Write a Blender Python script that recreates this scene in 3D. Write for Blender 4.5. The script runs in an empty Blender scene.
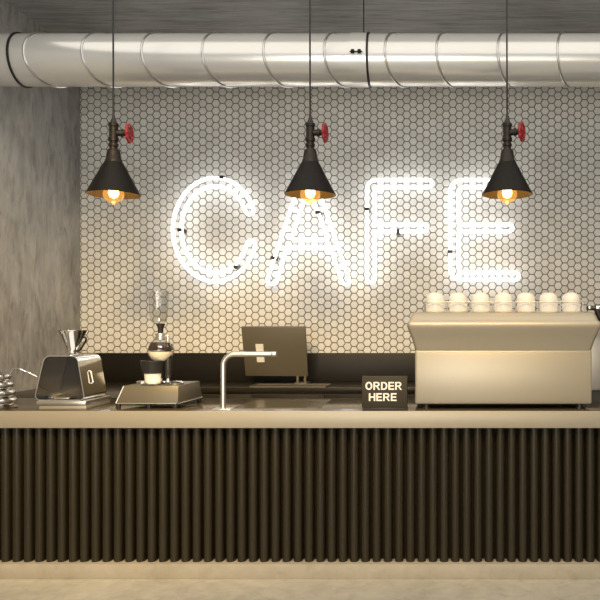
import bpy, bmesh, math, random
from mathutils import Vector, Matrix
random.seed(7)
PI = math.pi
S = bpy.context.scene
C = S.collection

# ------------------------------------------------------------------ helpers
EYE = 1.67          # camera height, metres
FPX = 700.0         # focal length in pixels of a 600 px frame
VPX, VPY = 440.0, 323.0
def X(px, d): return (px - VPX) * d / FPX
def Z(py, d): return EYE - (py - VPY) * d / FPX

def finish(name, bm, mat, parent=None, smooth=True, angle=38):
    bmesh.ops.recalc_face_normals(bm, faces=bm.faces[:])
    me = bpy.data.meshes.new(name)
    bm.to_mesh(me); bm.free()
    if smooth:
        me.shade_smooth()
        me.set_sharp_from_angle(angle=math.radians(angle))
    for m in (mat if isinstance(mat, (list, tuple)) else [mat]):
        me.materials.append(m)
    o = bpy.data.objects.new(name, me)
    C.objects.link(o)
    if parent: o.parent = parent
    return o

def add_box(bm, x0, x1, y0, y1, z0, z1, bev=0.0, seg=2, M=None):
    t = bmesh.new()
    bmesh.ops.create_cube(t, size=1.0)
    for v in t.verts:
        v.co = Vector(((x0+x1)/2 + v.co.x*(x1-x0), (y0+y1)/2 + v.co.y*(y1-y0), (z0+z1)/2 + v.co.z*(z1-z0)))
    if bev > 0:
        bmesh.ops.bevel(t, geom=t.edges[:], offset=bev, segments=seg, profile=0.5, affect='EDGES')
    if M: bmesh.ops.transform(t, matrix=M, verts=t.verts[:])
    merge(bm, t)

def merge(bm, t):
    me = bpy.data.meshes.new('tmp'); t.to_mesh(me); t.free()
    bm.from_mesh(me); bpy.data.meshes.remove(me)

def add_hexa(bm, bot, top, bev=0.0, seg=2):
    """prism-like solid between two rings of equal length"""
    t = bmesh.new()
    b = [t.verts.new(p) for p in bot]; u = [t.verts.new(p) for p in top]
    n = len(b)
    t.faces.new(b[::-1]); t.faces.new(u)
    for i in range(n): t.faces.new((b[i], b[(i+1) % n], u[(i+1) % n], u[i]))
    bmesh.ops.recalc_face_normals(t, faces=t.faces[:])
    if bev > 0: bmesh.ops.bevel(t, geom=t.edges[:], offset=bev, segments=seg, profile=0.5, affect='EDGES')
    merge(bm, t)

def add_lathe(bm, prof, seg=40, M=None, cap0=False, cap1=False):
    """prof: list of (r, z) about the z axis"""
    t = bmesh.new(); rings = []
    for r, z in prof:
        if r < 1e-6: rings.append([t.verts.new((0, 0, z))])
        else: rings.append([t.verts.new((r*math.cos(2*PI*k/seg), r*math.sin(2*PI*k/seg), z)) for k in range(seg)])
    for a, b in zip(rings, rings[1:]):
        for k in range(seg):
            k2 = (k+1) % seg
            if len(a) == 1 and len(b) == 1: continue
            if len(a) == 1: t.faces.new((a[0], b[k], b[k2]))
            elif len(b) == 1: t.faces.new((a[k], a[k2], b[0]))
            else: t.faces.new((a[k], a[k2], b[k2], b[k]))
    if cap0 and len(rings[0]) > 1: t.faces.new(rings[0][::-1])
    if cap1 and len(rings[-1]) > 1: t.faces.new(rings[-1])
    if M: bmesh.ops.transform(t, matrix=M, verts=t.verts[:])
    merge(bm, t)

def add_tube(bm, pts, r, seg=10, closed=False, caps=True):
    """sweep a circle along a polyline; r number or list"""
    P = [Vector(p) for p in pts]; n = len(P)
    R = r if isinstance(r, (list, tuple)) else [r]*n
    tang = []
    for i in range(n):
        a = P[(i-1) % n] if (closed or i > 0) else P[i]
        b = P[(i+1) % n] if (closed or i < n-1) else P[i]
        tang.append((b-a).normalized())
    up = Vector((0, 0, 1)) if abs(tang[0].z) < 0.9 else Vector((1, 0, 0))
    nv = (up - tang[0]*up.dot(tang[0])).normalized()
    t = bmesh.new(); rings = []
    for i in range(n):
        nv = (nv - tang[i]*nv.dot(tang[i])).normalized()
        bn = tang[i].cross(nv)
        rings.append([t.verts.new(P[i] + (nv*math.cos(2*PI*k/seg) + bn*math.sin(2*PI*k/seg))*R[i]) for k in range(seg)])
    m = n if closed else n-1
    for i in range(m):
        a, b = rings[i], rings[(i+1) % n]
        for k in range(seg): t.faces.new((a[k], a[(k+1) % seg], b[(k+1) % seg], b[k]))
    if not closed and caps:
        t.faces.new(rings[0][::-1]); t.faces.new(rings[-1])
    merge(bm, t)

def arc(c, r, a0, a1, n, u=(1, 0, 0), v=(0, 0, 1)):
    u, v, c = Vector(u), Vector(v), Vector(c)
    return [c + u*r*math.cos(a0+(a1-a0)*k/n) + v*r*math.sin(a0+(a1-a0)*k/n) for k in range(n+1)]

def fillet(pts, rads, n=6, closed=False):
    """round the corners of a polyline (2-D or 3-D)"""
    P = [Vector(p) for p in pts]; out = []; N = len(P)
    for i in range(N):
        r = rads[i] if isinstance(rads, (list, tuple)) else rads
        if r <= 0 or (not closed and i in (0, N-1)): out.append(P[i]); continue
        a, b, c = P[i-1], P[i], P[(i+1) % N]
        d1, d2 = (a-b).normalized(), (c-b).normalized()
        ang = d1.angle(d2)
        t = min(r/math.tan(ang/2), (a-b).length*0.499, (c-b).length*0.499)
        p, q = b + d1*t, b + d2*t
        for k in range(n+1):
            s = k/n
            # circular-looking blend
            w = 1/math.cos((PI-ang)/2) if ang > 0.2 else 1.0
            w = 1/w
            den = (1-s)**2 + 2*s*(1-s)*w + s*s
            out.append((p*(1-s)**2 + b*(2*s*(1-s)*w) + q*s*s)/den)
    return out

def thing(name, label, cat, loc=(0, 0, 0), group=None):
    o = bpy.data.objects.new(name, None); C.objects.link(o)
    o.empty_display_size = 0.05
    o.location = loc
    return tag(o, label, cat, group)

def tag(o, label, cat, group=None):
    o['label'] = label; o['category'] = cat
    if group: o['group'] = group
    return o

def struct(o, label=None, cat=None):
    o['kind'] = 'structure'
    if label: o['label'] = label
    if cat: o['category'] = cat
    return o

def dup(root, loc, label, group=None):
    r = root.copy(); C.objects.link(r); r.location = loc; r['label'] = label
    if group: r['group'] = group
    for ch in list(root.children):
        c = ch.copy(); C.objects.link(c); c.parent = r
        for g in ch.children:
            d = g.copy(); C.objects.link(d); d.parent = c
    return r

# ------------------------------------------------------------------ materials
def new_mat(name):
    m = bpy.data.materials.new(name); m.use_nodes = True
    nt = m.node_tree
    return m, nt, nt.nodes['Principled BSDF']

def plain(name, col, rough=0.5, metal=0.0, spec=0.5, noise=0.0, nscale=40, bump=0.0, stretch=(1, 1, 1), coat=0.0, rvar=0.0):
    m, nt, b = new_mat(name)
    b.inputs['Base Color'].default_value = (*col, 1)
    b.inputs['Roughness'].default_value = rough
    b.inputs['Metallic'].default_value = metal
    b.inputs['Specular IOR Level'].default_value = spec
    b.inputs['Coat Weight'].default_value = coat
    if noise or bump or rvar:
        tc = nt.nodes.new('ShaderNodeTexCoord'); mp = nt.nodes.new('ShaderNodeMapping')
        mp.inputs['Scale'].default_value = stretch
        nz = nt.nodes.new('ShaderNodeTexNoise'); nz.inputs['Scale'].default_value = nscale
        nz.inputs['Detail'].default_value = 6
        nt.links.new(tc.outputs['Object'], mp.inputs['Vector']); nt.links.new(mp.outputs['Vector'], nz.inputs['Vector'])
        if noise:
            cr = nt.nodes.new('ShaderNodeMix'); cr.data_type = 'RGBA'
            cr.inputs['A'].default_value = (*[c*(1-noise) for c in col], 1)
            cr.inputs['B'].default_value = (*[min(1, c*(1+noise)) for c in col], 1)
            nt.links.new(nz.outputs['Fac'], cr.inputs['Factor']); nt.links.new(cr.outputs['Result'], b.inputs['Base Color'])
        if rvar:
            mr = nt.nodes.new('ShaderNodeMapRange')
            mr.inputs['To Min'].default_value = max(0, rough-rvar); mr.inputs['To Max'].default_value = rough+rvar
            nt.links.new(nz.outputs['Fac'], mr.inputs['Value']); nt.links.new(mr.outputs['Result'], b.inputs['Roughness'])
        if bump:
            bp = nt.nodes.new('ShaderNodeBump'); bp.inputs['Strength'].default_value = bump; bp.inputs['Distance'].default_value = 0.01
            nt.links.new(nz.outputs['Fac'], bp.inputs['Height']); nt.links.new(bp.outputs['Normal'], b.inputs['Normal'])
    return m

def concrete(name, dark, light, stretch, scale=1.0, streak=0.5, bump=0.25, spots=0.0, rough=0.75):
    """board-marked concrete: cloudy variation plus grain streaks along one axis"""
    m, nt, b = new_mat(name)
    N = nt.nodes.new; L = nt.links.new
    tc = N('ShaderNodeTexCoord')
    mp = N('ShaderNodeMapping'); mp.inputs['Scale'].default_value = stretch
    L(tc.outputs['Object'], mp.inputs['Vector'])
    n1 = N('ShaderNodeTexNoise'); n1.inputs['Scale'].default_value = 0.9*scale; n1.inputs['Detail'].default_value = 5
    L(tc.outputs['Object'], n1.inputs['Vector'])
    n2 = N('ShaderNodeTexNoise'); n2.inputs['Scale'].default_value = 3.0*scale; n2.inputs['Detail'].default_value = 9; n2.inputs['Roughness'].default_value = 0.62
    n2.inputs['Distortion'].default_value = 0.5
    L(mp.outputs['Vector'], n2.inputs['Vector'])
    n3 = N('ShaderNodeTexNoise'); n3.inputs['Scale'].default_value = 1.6*scale; n3.inputs['Detail'].default_value = 7; n3.inputs['Distortion'].default_value = 2.2
    L(mp.outputs['Vector'], n3.inputs['Vector'])
    r3 = N('ShaderNodeMapRange'); r3.inputs['From Min'].default_value = 0.56; r3.inputs['From Max'].default_value = 0.72
    L(n3.outputs['Fac'], r3.inputs['Value'])
    mx = N('ShaderNodeMix'); mx.data_type = 'FLOAT'; mx.inputs['Factor'].default_value = streak
    L(n1.outputs['Fac'], mx.inputs['A']); L(n2.outputs['Fac'], mx.inputs['B'])
    sub = N('ShaderNodeMath'); sub.operation = 'MULTIPLY_ADD'; sub.inputs[1].default_value = -0.13
    L(r3.outputs['Result'], sub.inputs[0]); L(mx.outputs['Result'], sub.inputs[2])
    cr = N('ShaderNodeMapRange'); cr.inputs['From Min'].default_value = 0.33; cr.inputs['From Max'].default_value = 0.67
    L(sub.outputs[0], cr.inputs['Value'])
    col = N('ShaderNodeMix'); col.data_type = 'RGBA'
    col.inputs['A'].default_value = (*dark, 1); col.inputs['B'].default_value = (*light, 1)
    L(cr.outputs['Result'], col.inputs['Factor'])
    L(col.outputs['Result'], b.inputs['Base Color'])
    b.inputs['Roughness'].default_value = rough
    bp = N('ShaderNodeBump'); bp.inputs['Strength'].default_value = bump; bp.inputs['Distance'].default_value = 0.02
    L(sub.outputs[0], bp.inputs['Height']); L(bp.outputs['Normal'], b.inputs['Normal'])
    return m

def emit(name, col, strength):
    m = bpy.data.materials.new(name); m.use_nodes = True; nt = m.node_tree
    nt.nodes.clear()
    e = nt.nodes.new('ShaderNodeEmission'); e.inputs['Color'].default_value = (*col, 1); e.inputs['Strength'].default_value = strength
    o = nt.nodes.new('ShaderNodeOutputMaterial'); nt.links.new(e.outputs[0], o.inputs[0])
    return m

def clear_glass(name, tint, gloss_rough=0.03, glow=0.0):
    """thin clear glass: see-through, reflecting more towards its rim"""
    m = bpy.data.materials.new(name); m.use_nodes = True; nt = m.node_tree
    nt.nodes.clear(); N = nt.nodes.new; L = nt.links.new
    t = N('ShaderNodeBsdfTransparent'); t.inputs['Color'].default_value = (*tint, 1)
    g = N('ShaderNodeBsdfGlossy'); g.inputs['Roughness'].default_value = gloss_rough
    f = N('ShaderNodeLayerWeight'); f.inputs['Blend'].default_value = 0.25
    pw = N('ShaderNodeMath'); pw.operation = 'POWER'; pw.inputs[1].default_value = 2.2
    ma = N('ShaderNodeMath'); ma.operation = 'MULTIPLY_ADD'; ma.inputs[1].default_value = 0.7; ma.inputs[2].default_value = 0.05
    L(f.outputs['Facing'], pw.inputs[0]); L(pw.outputs[0], ma.inputs[0])
    mx = N('ShaderNodeMixShader'); o = N('ShaderNodeOutputMaterial')
    L(ma.outputs[0], mx.inputs[0]); L(t.outputs[0], mx.inputs[1]); L(g.outputs[0], mx.inputs[2])
    if glow:
        e = N('ShaderNodeEmission'); e.inputs['Color'].default_value = (1.0, 0.58, 0.17, 1); e.inputs['Strength'].default_value = glow
        ad = N('ShaderNodeAddShader'); L(mx.outputs[0], ad.inputs[0]); L(e.outputs[0], ad.inputs[1]); L(ad.outputs[0], o.inputs[0])
    else: L(mx.outputs[0], o.inputs[0])
    return m

M_tile, nt, b = new_mat('glazed_white_tile')
gi = nt.nodes.new('ShaderNodeNewGeometry')
cr = nt.nodes.new('ShaderNodeMix'); cr.data_type = 'RGBA'
cr.inputs['A'].default_value = (0.70, 0.685, 0.65, 1); cr.inputs['B'].default_value = (0.80, 0.79, 0.76, 1)
nt.links.new(gi.outputs['Random Per Island'], cr.inputs['Factor']); nt.links.new(cr.outputs['Result'], b.inputs['Base Color'])
b.inputs['Roughness'].default_value = 0.5
M_grout = plain('dark_grout', (0.15, 0.142, 0.13), 0.85)
M_wall_left = concrete('board_marked_concrete_wall', (0.22, 0.215, 0.205), (0.52, 0.505, 0.48), (2.2, 2.2, 0.75), 2.0, 0.55, 0.35)
M_ceiling = concrete('board_marked_concrete_ceiling', (0.20, 0.20, 0.196), (0.44, 0.44, 0.43), (0.5, 5.0, 1.0), 1.6, 0.6, 0.35)
M_plain_wall = concrete('smooth_plaster', (0.42, 0.40, 0.37), (0.55, 0.53, 0.50), (1, 1, 1), 1.0, 0.4, 0.1)
M_floor = concrete('polished_beige_concrete', (0.42, 0.405, 0.36), (0.62, 0.60, 0.54), (1.5, 1.5, 1.5), 2.2, 0.6, 0.08, rough=0.45)
M_plinth = concrete('concrete_plinth', (0.36, 0.33, 0.27), (0.46, 0.425, 0.36), (1.5, 1.5, 1.5), 2.2, 0.6, 0.1, rough=0.6)
M_flute = plain('dark_bronze_metal', (0.028, 0.0225, 0.0125), 0.28, 0.2, 0.45)
M_gap_shade = plain('rib_gap_shade', (0.016, 0.013, 0.008), 0.9, 0, 0.15)
M_back_top = plain('dark_matt_stone', (0.022, 0.018, 0.012), 0.3, 0.0, 0.35)
M_body = plain('dark_carcass', (0.05, 0.042, 0.032), 0.6)
M_edge = plain('brushed_champagne_metal', (0.37, 0.345, 0.29), 0.42, 0.35, 0.3, noise=0.05, nscale=8, stretch=(0.4, 6, 14))
M_top = plain('dark_polished_stone', (0.072, 0.058, 0.037), 0.16, 0.0, 0.5, noise=0.25, nscale=25)
M_back_dark = plain('dark_stained_panel', (0.011, 0.009, 0.0065), 0.45, 0, 0.3, noise=0.15, nscale=4, stretch=(0.5, 1, 8))
M_cab = plain('dark_cabinet_front', (0.013, 0.011, 0.008), 0.5, 0, 0.25)
M_duct = plain('galvanised_steel', (0.82, 0.80, 0.76), 0.22, 0.45, noise=0.06, nscale=2.0, stretch=(0.5, 3, 3), rvar=0.05)
M_seam = plain('steel_seam', (0.66, 0.655, 0.64), 0.28, 1.0)
M_rubber = plain('black_rubber', (0.012, 0.012, 0.012), 0.55)
M_chrome = plain('polished_chrome', (0.83, 0.81, 0.78), 0.07, 1.0)
M_steel = plain('satin_steel', (0.80, 0.78, 0.73), 0.30, 1.0)
M_machine = plain('satin_pearl_enamel', (0.41, 0.38, 0.315), 0.40, 0.42)
M_machine_side = plain('grey_steel_side', (0.45, 0.44, 0.42), 0.35, 0.8)
M_black = plain('black_plastic', (0.016, 0.015, 0.014), 0.40)
M_iron = plain('aged_black_iron', (0.006, 0.0052, 0.0046), 0.5, 0.05, 0.2, noise=0.5, nscale=60, bump=0.25)
M_rust = plain('aged_pipe_iron', (0.015, 0.0105, 0.008), 0.42, 0.3, noise=0.7, nscale=70, bump=0.4)
M_gold = plain('gilt_shade_lining', (0.13, 0.095, 0.04), 0.5, 0.2)
M_red = plain('red_valve_paint', (0.30, 0.016, 0.020), 0.4, noise=0.3, nscale=60)
M_base = plain('bronze_grey_metal', (0.125, 0.112, 0.085), 0.42, 0.2)
M_cover = plain('brown_steel_cover', (0.085, 0.070, 0.046), 0.18, 0.1)
M_porcelain = plain('white_porcelain', (0.70, 0.70, 0.69), 0.28, coat=0.2)
M_screen = plain('grey_bronze_casing', (0.130, 0.115, 0.083), 0.45, 0.1)
M_plate = plain('pale_metal_plate', (0.86, 0.84, 0.78), 0.35)
M_sign = plain('dark_sign_face', (0.032, 0.027, 0.018), 0.55, 0, 0.3, noise=0.15, nscale=120)
M_white = plain('white_lettering', (0.88, 0.87, 0.84), 0.5)
M_cream = plain('milky_liquid', (0.88, 0.82, 0.68), 0.35)
M_bulb_dark = plain('painted_bulb_reflection', (0.03, 0.02, 0.012), 0.2)
M_neon = emit('white_neon_glow', (1.0, 0.985, 0.965), 3.3)
M_bulb_core = emit('glowing_filament', (1.0, 0.70, 0.30), 16.0)
M_bulb = clear_glass('amber_bulb_glass', (1.0, 0.74, 0.36), 0.05, 0.24)
M_glass = clear_glass('clear_brewer_glass', (0.95, 0.95, 0.94), 0.03)
M_window = clear_glass('window_glass', (0.95, 0.97, 0.97))

# ------------------------------------------------------------------ the room
WL, WR, YB, YF, H = -3.52, 3.10, 6.85, -3.60, 4.28
def slab(name, mat, *a):
    bm = bmesh.new(); add_box(bm, *a); return struct(finish(name, bm, mat, smooth=False))
slab('floor', M_floor, WL-.2, WR+.2, YF-.2, YB+.2, -.15, 0)
slab('ceiling', M_ceiling, WL-.2, WR+.2, YF-.2, YB+.2, H, H+.15)
slab('wall_left', M_wall_left, WL-.2, WL, YF, YB, 0, H)
slab('wall_right', M_plain_wall, WR, WR+.2, YF, YB, 0, H)
# street side wall behind the viewer, three tall window openings added for the daylight fill
wins = [(-2.9, -1.3), (-0.9, 0.7), (1.1, 2.7)]
bm = bmesh.new()
add_box(bm, WL, WR, YF-.2, YF, 0, 0.5); add_box(bm, WL, WR, YF-.2, YF, 3.3, H)
xs = [WL] + [e for w in wins for e in w] + [WR]
for i in range(0, len(xs), 2): add_box(bm, xs[i], xs[i+1], YF-.2, YF, 0.5, 3.3)
struct(finish('wall_front', bm, M_plain_wall, smooth=False))
for i, (a, b_) in enumerate(wins):
    bm = bmesh.new()
    add_box(bm, a, a+.05, YF-.14, YF-.06, .5, 3.3); add_box(bm, b_-.05, b_, YF-.14, YF-.06, .5, 3.3)
    add_box(bm, a, b_, YF-.14, YF-.06, .5, .55); add_box(bm, a, b_, YF-.14, YF-.06, 3.25, 3.3)
    w = struct(finish('window_%d' % (i+1), bm, M_black, smooth=False))
    bm = bmesh.new(); add_box(bm, a+.05, b_-.05, YF-.105, YF-.095, .55, 3.25)
    finish('pane', bm, M_window, w, smooth=False)

# back wall: grout bed plus individual hexagon tiles in one mesh
bm = bmesh.new()
add_box(bm, WL, WR, YB, YB+.2, 0, H)
for f in bm.faces: f.material_index = 1
SH = 4.385 * YB / FPX            # hexagon circumradius
tile_r = SH - 0.0049
cx0, cz0 = X(84.5, YB), Z(293.4, YB)
def clip_x(poly, xm):
    out = []
    for i in range(len(poly)):
        a, c = poly[i], poly[(i+1) % len(poly)]
        if a[0] >= xm: out.append(a)
        if (a[0] >= xm) != (c[0] >= xm):
            s = (xm-a[0])/(c[0]-a[0]); out.append((xm, a[1]+s*(c[1]-a[1])))
    return out
for i in range(-2, 92):
    for j in range(-12, 45):
        cx = cx0 + i*1.5*SH; cz = cz0 + (j + (0.5 if i % 2 else 0))*math.sqrt(3)*SH
        if cz < 1.30 or cz > H-.02 or cx > 2.4 or cx < WL-.03: continue
        pts = [(cx + tile_r*math.cos(k*PI/3), cz + tile_r*math.sin(k*PI/3)) for k in range(6)]
        inn = [(cx + (tile_r-.0022)*math.cos(k*PI/3), cz + (tile_r-.0022)*math.sin(k*PI/3)) for k in range(6)]
        if cx - tile_r < WL + .004:
            pts = clip_x(pts, WL+.002); inn = clip_x(inn, WL+.004)
            if len(pts) < 3 or len(inn) != len(pts): continue
        o = [bm.verts.new((x, YB-.0005, z)) for x, z in pts]
        m = [bm.verts.new((x, YB-.004, z)) for x, z in pts]
        u = [bm.verts.new((x, YB-.0055, z)) for x, z in inn]
        n = len(o)
        bm.faces.new(u)
        for k in range(n):
            bm.faces.new((o[k], o[(k+1) % n], m[(k+1) % n], m[k])); bm.faces.new((m[k], m[(k+1) % n], u[(k+1) % n], u[k]))
struct(finish('wall_back', bm, [M_tile, M_grout], smooth=False))

# ------------------------------------------------------------------ front counter
YC = 4.55
TOPZ, TOPB = 1.098, 0.9875
counter = thing('service_counter', 'long dark counter base with ribbed bronze front on a concrete plinth', 'counter', (-.4, 4.95, 0))
def rel(o, root):
    o.location = -Vector(root.location); return o
bm = bmesh.new()
x0, x1, per, rr = WL+.004, 2.8, 11.27*4.61/FPX, 0.0285
y_val = 4.670
prof = [(x0, y_val)]
c = X(4.6, 4.61)
while c - per > x0 + rr: c -= per
while c < x1 - rr:
    prof.append((c - rr, y_val))
    for k in range(13):
        a = PI - PI*k/12
        prof.append((c + rr*math.cos(a), y_val - .042 - rr*math.sin(a)))
    prof.append((c + rr, y_val))
    c += per
prof.append((x1, y_val))
zb, zt = 0.098, TOPB
fr = [(bm.verts.new((x, y, zb)), bm.verts.new((x, y, zt))) for x, y in prof]
bk = [(bm.verts.new((x, y_val+.012, zb)), bm.verts.new((x, y_val+.012, zt))) for x in (x1, x0)]
ring = fr + bk
for p, q in zip(ring, ring[1:]+ring[:1]):
    f = bm.faces.new((p[0], q[0], q[1], p[1]))
    if abs(p[0].co.y-y_val) < 1e-5 and abs(q[0].co.y-y_val) < 1e-5: f.material_index = 1   # shade between the ribs painted as near-black valleys
bm.faces.new([p[1] for p in ring]); bm.faces.new([p[0] for p in ring][::-1])
rel(finish('front_panel', bm, [M_flute, M_gap_shade], counter, angle=50), counter)
bm = bmesh.new(); add_box(bm, x0, x1, y_val+.013, 5.30, .099, TOPB-.001)
rel(finish('carcass', bm, M_body, counter, smooth=False), counter)
bm = bmesh.new(); add_box(bm, x0, x1, 4.562, 5.26, 0, .0975, .004)
o = rel(finish('plinth', bm, M_plinth, counter), counter); o['label'] = 'beige concrete plinth'

bm = bmesh.new(); add_box(bm, x0, x1, YC+.004, 5.34, TOPB, TOPZ, .003)
worktop = tag(finish('worktop', bm, M_top), 'dark polished worktop with a champagne metal front edge on the ribbed counter', 'worktop')
bm = bmesh.new(); add_box(bm, x0, x1, YC-.006, YC+.0035, TOPB+.0003, TOPZ, .0025)
o = finish('edge_band', bm, M_edge, worktop); o['label'] = 'champagne metal edge band'

# ------------------------------------------------------------------ back counter
RET = -2.30
YBC = 6.20
bm = bmesh.new()
add_box(bm, WL+.004, RET, 5.342, 6.84, 1.053, TOPZ, .002)
add_box(bm, RET-.003, 2.6, YBC, 6.84, 1.053, TOPZ, .002)
tag(finish('back_worktop', bm, M_back_top), 'dark narrow worktop running along the tiled wall behind the bar', 'worktop')
bm = bmesh.new(); add_box(bm, WL+.006, RET-.04, 5.36, 6.83, 0, 1.052)
tag(finish('corner_base_cabinet', bm, M_cab, smooth=False), 'dark base cabinet in the corner against the concrete wall', 'cabinet')
wcab = 73.0*YBC/FPX
xs0 = X(178.3, YBC)
labels = ['dark drawer cabinet under the back worktop behind the tap pipe', 'dark drawer cabinet under the back worktop, straight below the grey screen',
          'dark drawer cabinet under the back worktop, just left of the ORDER HERE sign',
          'dark drawer cabinet under the back worktop behind the ORDER HERE sign']
for i, lb in enumerate(labels):
    a = xs0 + i*wcab
    t = thing('drawer_cabinet', lb, 'cabinet', (a+wcab/2, 6.5, 0), 'drawer cabinets under the back worktop')
    bm = bmesh.new(); add_box(bm, -wcab/2+.001, wcab/2-.001, -.27, .33, 0, 1.052)
    finish('body', bm, M_body, t, smooth=False)
    bm = bmesh.new(); add_box(bm, -wcab/2+.004, wcab/2-.004, -.29, -.271, .78, 1.032, .002)
    d = finish('drawer', bm, M_cab, t)
    bm = bmesh.new(); add_box(bm, -.10, .10, -.305, -.2905, .90, .915, .003)
    finish('handle', bm, M_black, d)
    bm = bmesh.new(); add_box(bm, -wcab/2+.004, wcab/2-.004, -.29, -.271, .10, .774, .002)
    finish('door', bm, M_cab, t)
zbs = Z(353, YB-.02)
bm = bmesh.new(); add_box(bm, WL+.003, 2.6, YB-.028, YB-.0056, TOPZ+.001, zbs, .002)
tag(finish('backsplash_panel', bm, M_back_dark), 'long dark backsplash board under the hexagon tiles', 'backsplash')

# ------------------------------------------------------------------ espresso machine
dm = 4.64
P_ = lambda px, py, d: (X(px, d), d, Z(py, d))
mc = X(503.5, dm)
mach = thing('espresso_machine', 'big satin cream espresso machine seen from behind on the right of the worktop', 'espresso machine', (mc, 4.95, TOPZ))
hw = (592-415)/2*dm/FPX
zz = lambda py: Z(py, dm) - TOPZ
yf = dm - 4.95           # front face relative to the root
bm = bmesh.new()
add_box(bm, -hw, hw, yf, .30, zz(404.3), zz(350), .012, 3)
finish('body', bm, M_machine, mach)
bm = bmesh.new()
add_box(bm, -hw+.012, hw-.012, yf-.004, yf+.002, zz(404)+.014, zz(352.5), .003)
finish('rear_panel', bm, M_machine, mach)
# flared hood: stacked rounded rectangles
def rrect(hx, y0, y1, r, z, n=5):
    pts = []
    for (cx, cy, a0) in ((hx-r, y0+r, -PI/2), (hx-r, y1-r, 0), (-hx+r, y1-r, PI/2), (-hx+r, y0+r, PI)):
        for k in range(n+1):
            a = a0 + PI/2*k/n; pts.append((cx + r*math.cos(a), cy + r*math.sin(a), z))
    return pts
def loft(bm, rings, cap=True):
    t = bmesh.new(); R = [[t.verts.new(p) for p in r] for r in rings]
    n = len(R[0])
    for a, b2 in zip(R, R[1:]):
        for k in range(n): t.faces.new((a[k], a[(k+1) % n], b2[(k+1) % n], b2[k]))
    if cap: t.faces.new(R[0][::-1]); t.faces.new(R[-1])
    bmesh.ops.recalc_face_normals(t, faces=t.faces[:]); merge(bm, t)
dh = dm - .075
def zy(py, off): return Z(py, dm+off) - TOPZ
prof_m = [  # (half width extra, forward offset, pixel row)
    (-.004, .004, 351.2), (.000, .000, 350.0), (.004, -.006, 347.5), (.018, -.026, 340), (.032, -.046, 334), (.046, -.066, 328.5), (.051, -.074, 325.5),
    (.051, -.074, 323.5), (.046, -.068, 321.8), (.036, -.054, 320.3), (.034, -.050, 319.6), (.0335, -.046, 318.8), (.020, -.016, 313.2), (.010, .000, 312.2)]
rings = [rrect(hw+dx, yf+off, .30+dx*.4, .028, zy(py, off)) for dx, off, py in prof_m]
bm = bmesh.new(); loft(bm, rings)
o = finish('hood', bm, M_machine, mach, angle=60)
ztop = zy(312.2, 0)
for sx in (-1, 1):
    for yy in (yf+.05, .22):
        bm = bmesh.new()
        add_lathe(bm, [(.026, .0), (.026, .012), (.020, .014), (.020, zz(404)+.004)], 20, Matrix.Translation((sx*(hw-.075), yy, 0)), True, True)
        finish('foot', bm, M_black, mach)
bm = bmesh.new()
add_box(bm, hw-.05, X(612, 5.02)-mc, .06, .38, Z(391, 5.02)-TOPZ, Z(329, 5.02)-TOPZ, .012, 3)
o = finish('side_housing', bm, M_machine_side, mach); o['label'] = 'grey steel side housing'
bm = bmesh.new()
add_box(bm, hw-.03, X(606, 5.02)-mc, .09, .34, .0, Z(391, 5.02)-TOPZ+.002)
finish('drip_base', bm, M_black, mach, smooth=False)
# steam tap at the right end
tz = Z(308, 4.85) - TOPZ
bm = bmesh.new()
Rx = Matrix.Translation((X(586.5, 4.85)-mc, -.10, tz)) @ Matrix.Rotation(PI/2, 4, 'Y')
add_lathe(bm, [(.0, 0), (.012, 0), (.016, .004), (.016, .050), (.019, .055), (.019, .15), (.0, .15)], 20, Rx)
tap = finish('steam_tap', bm, M_black, mach)
bm = bmesh.new()
add_lathe(bm, [(.0165, .012), (.0175, .014), (.0175, .026), (.0165, .028)], 20, Rx)
finish('collar', bm, M_chrome, tap); bm = bmesh.new()
add_lathe(bm, [(.0195, .064), (.0205, .066), (.0205, .096), (.0195, .098)], 20, Rx)
finish('collar', bm, M_chrome, tap)
bm = bmesh.new()
xx = X(597, 4.85)-mc
add_tube(bm, [(xx, -.10, tz-.01), (xx+.012, -.10, tz-.05), (xx+.035, -.10, tz-.09), (xx+.075, -.10, tz-.12), (xx+.09, -.10, tz-.19)], [.022, .021, .019, .015, .012], 12)
finish('lever', bm, M_black, tap)
# gallery rail around the cups
bm = bmesh.new()
gx0, gx1 = X(424, dm)-mc, X(586.5, dm)-mc
zr = Z(302, 4.68) - TOPZ
gy = 4.675-4.95
pts = fillet([(gx0, .18, zr), (gx0, gy, zr), (gx1, gy, zr), (gx1, .18, zr)], .03)
add_tube(bm, pts, .0032, 8)
for k in range(8):
    px = 424.6 + k*22.65
    add_tube(bm, [(X(px, 4.675)-mc, gy, ztop-.004), (X(px, 4.675)-mc, gy, zr)], .0035, 8)
for gx in (gx0, gx1): add_tube(bm, [(gx, .178, ztop-.004), (gx, .178, zr)], .0035, 8)
finish('cup_rail', bm, M_steel, mach)

# cups: upside down on the machine's top
dcup = 4.76
def make_cup():
    t = thing('coffee_cup', '', 'cup')
    r = 9.3*dcup/FPX; h = 19.6*dcup/FPX
    bm = bmesh.new()
    add_lathe(bm, [(r*.86, .0), (r*.90, .002), (r*.93, h*.10), (r*.95, h*.40), (r*.965, h*.46), (r*1.0, h*.50), (r*1.01, h*.60), (r*.97, h*.74), (r*.88, h*.85),
                   (r*.74, h*.925), (r*.60, h*.955), (r*.59, h*.995), (r*.55, h*1.0), (r*.53, h*.965), (0, h*.96)], 40)
    finish('bowl', bm, M_porcelain, t, angle=50)
    bm = bmesh.new()
    n = 28
    for k in range(n):
        a = 2*PI*k/n
        add_tube(bm, [(r*.94*math.cos(a), r*.94*math.sin(a), h*.04), (r*.96*math.cos(a), r*.96*math.sin(a), h*.44)], .0022, 5)
    finish('fluted_band', bm, M_porcelain, t)
    return t
cup0 = make_cup()
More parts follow.
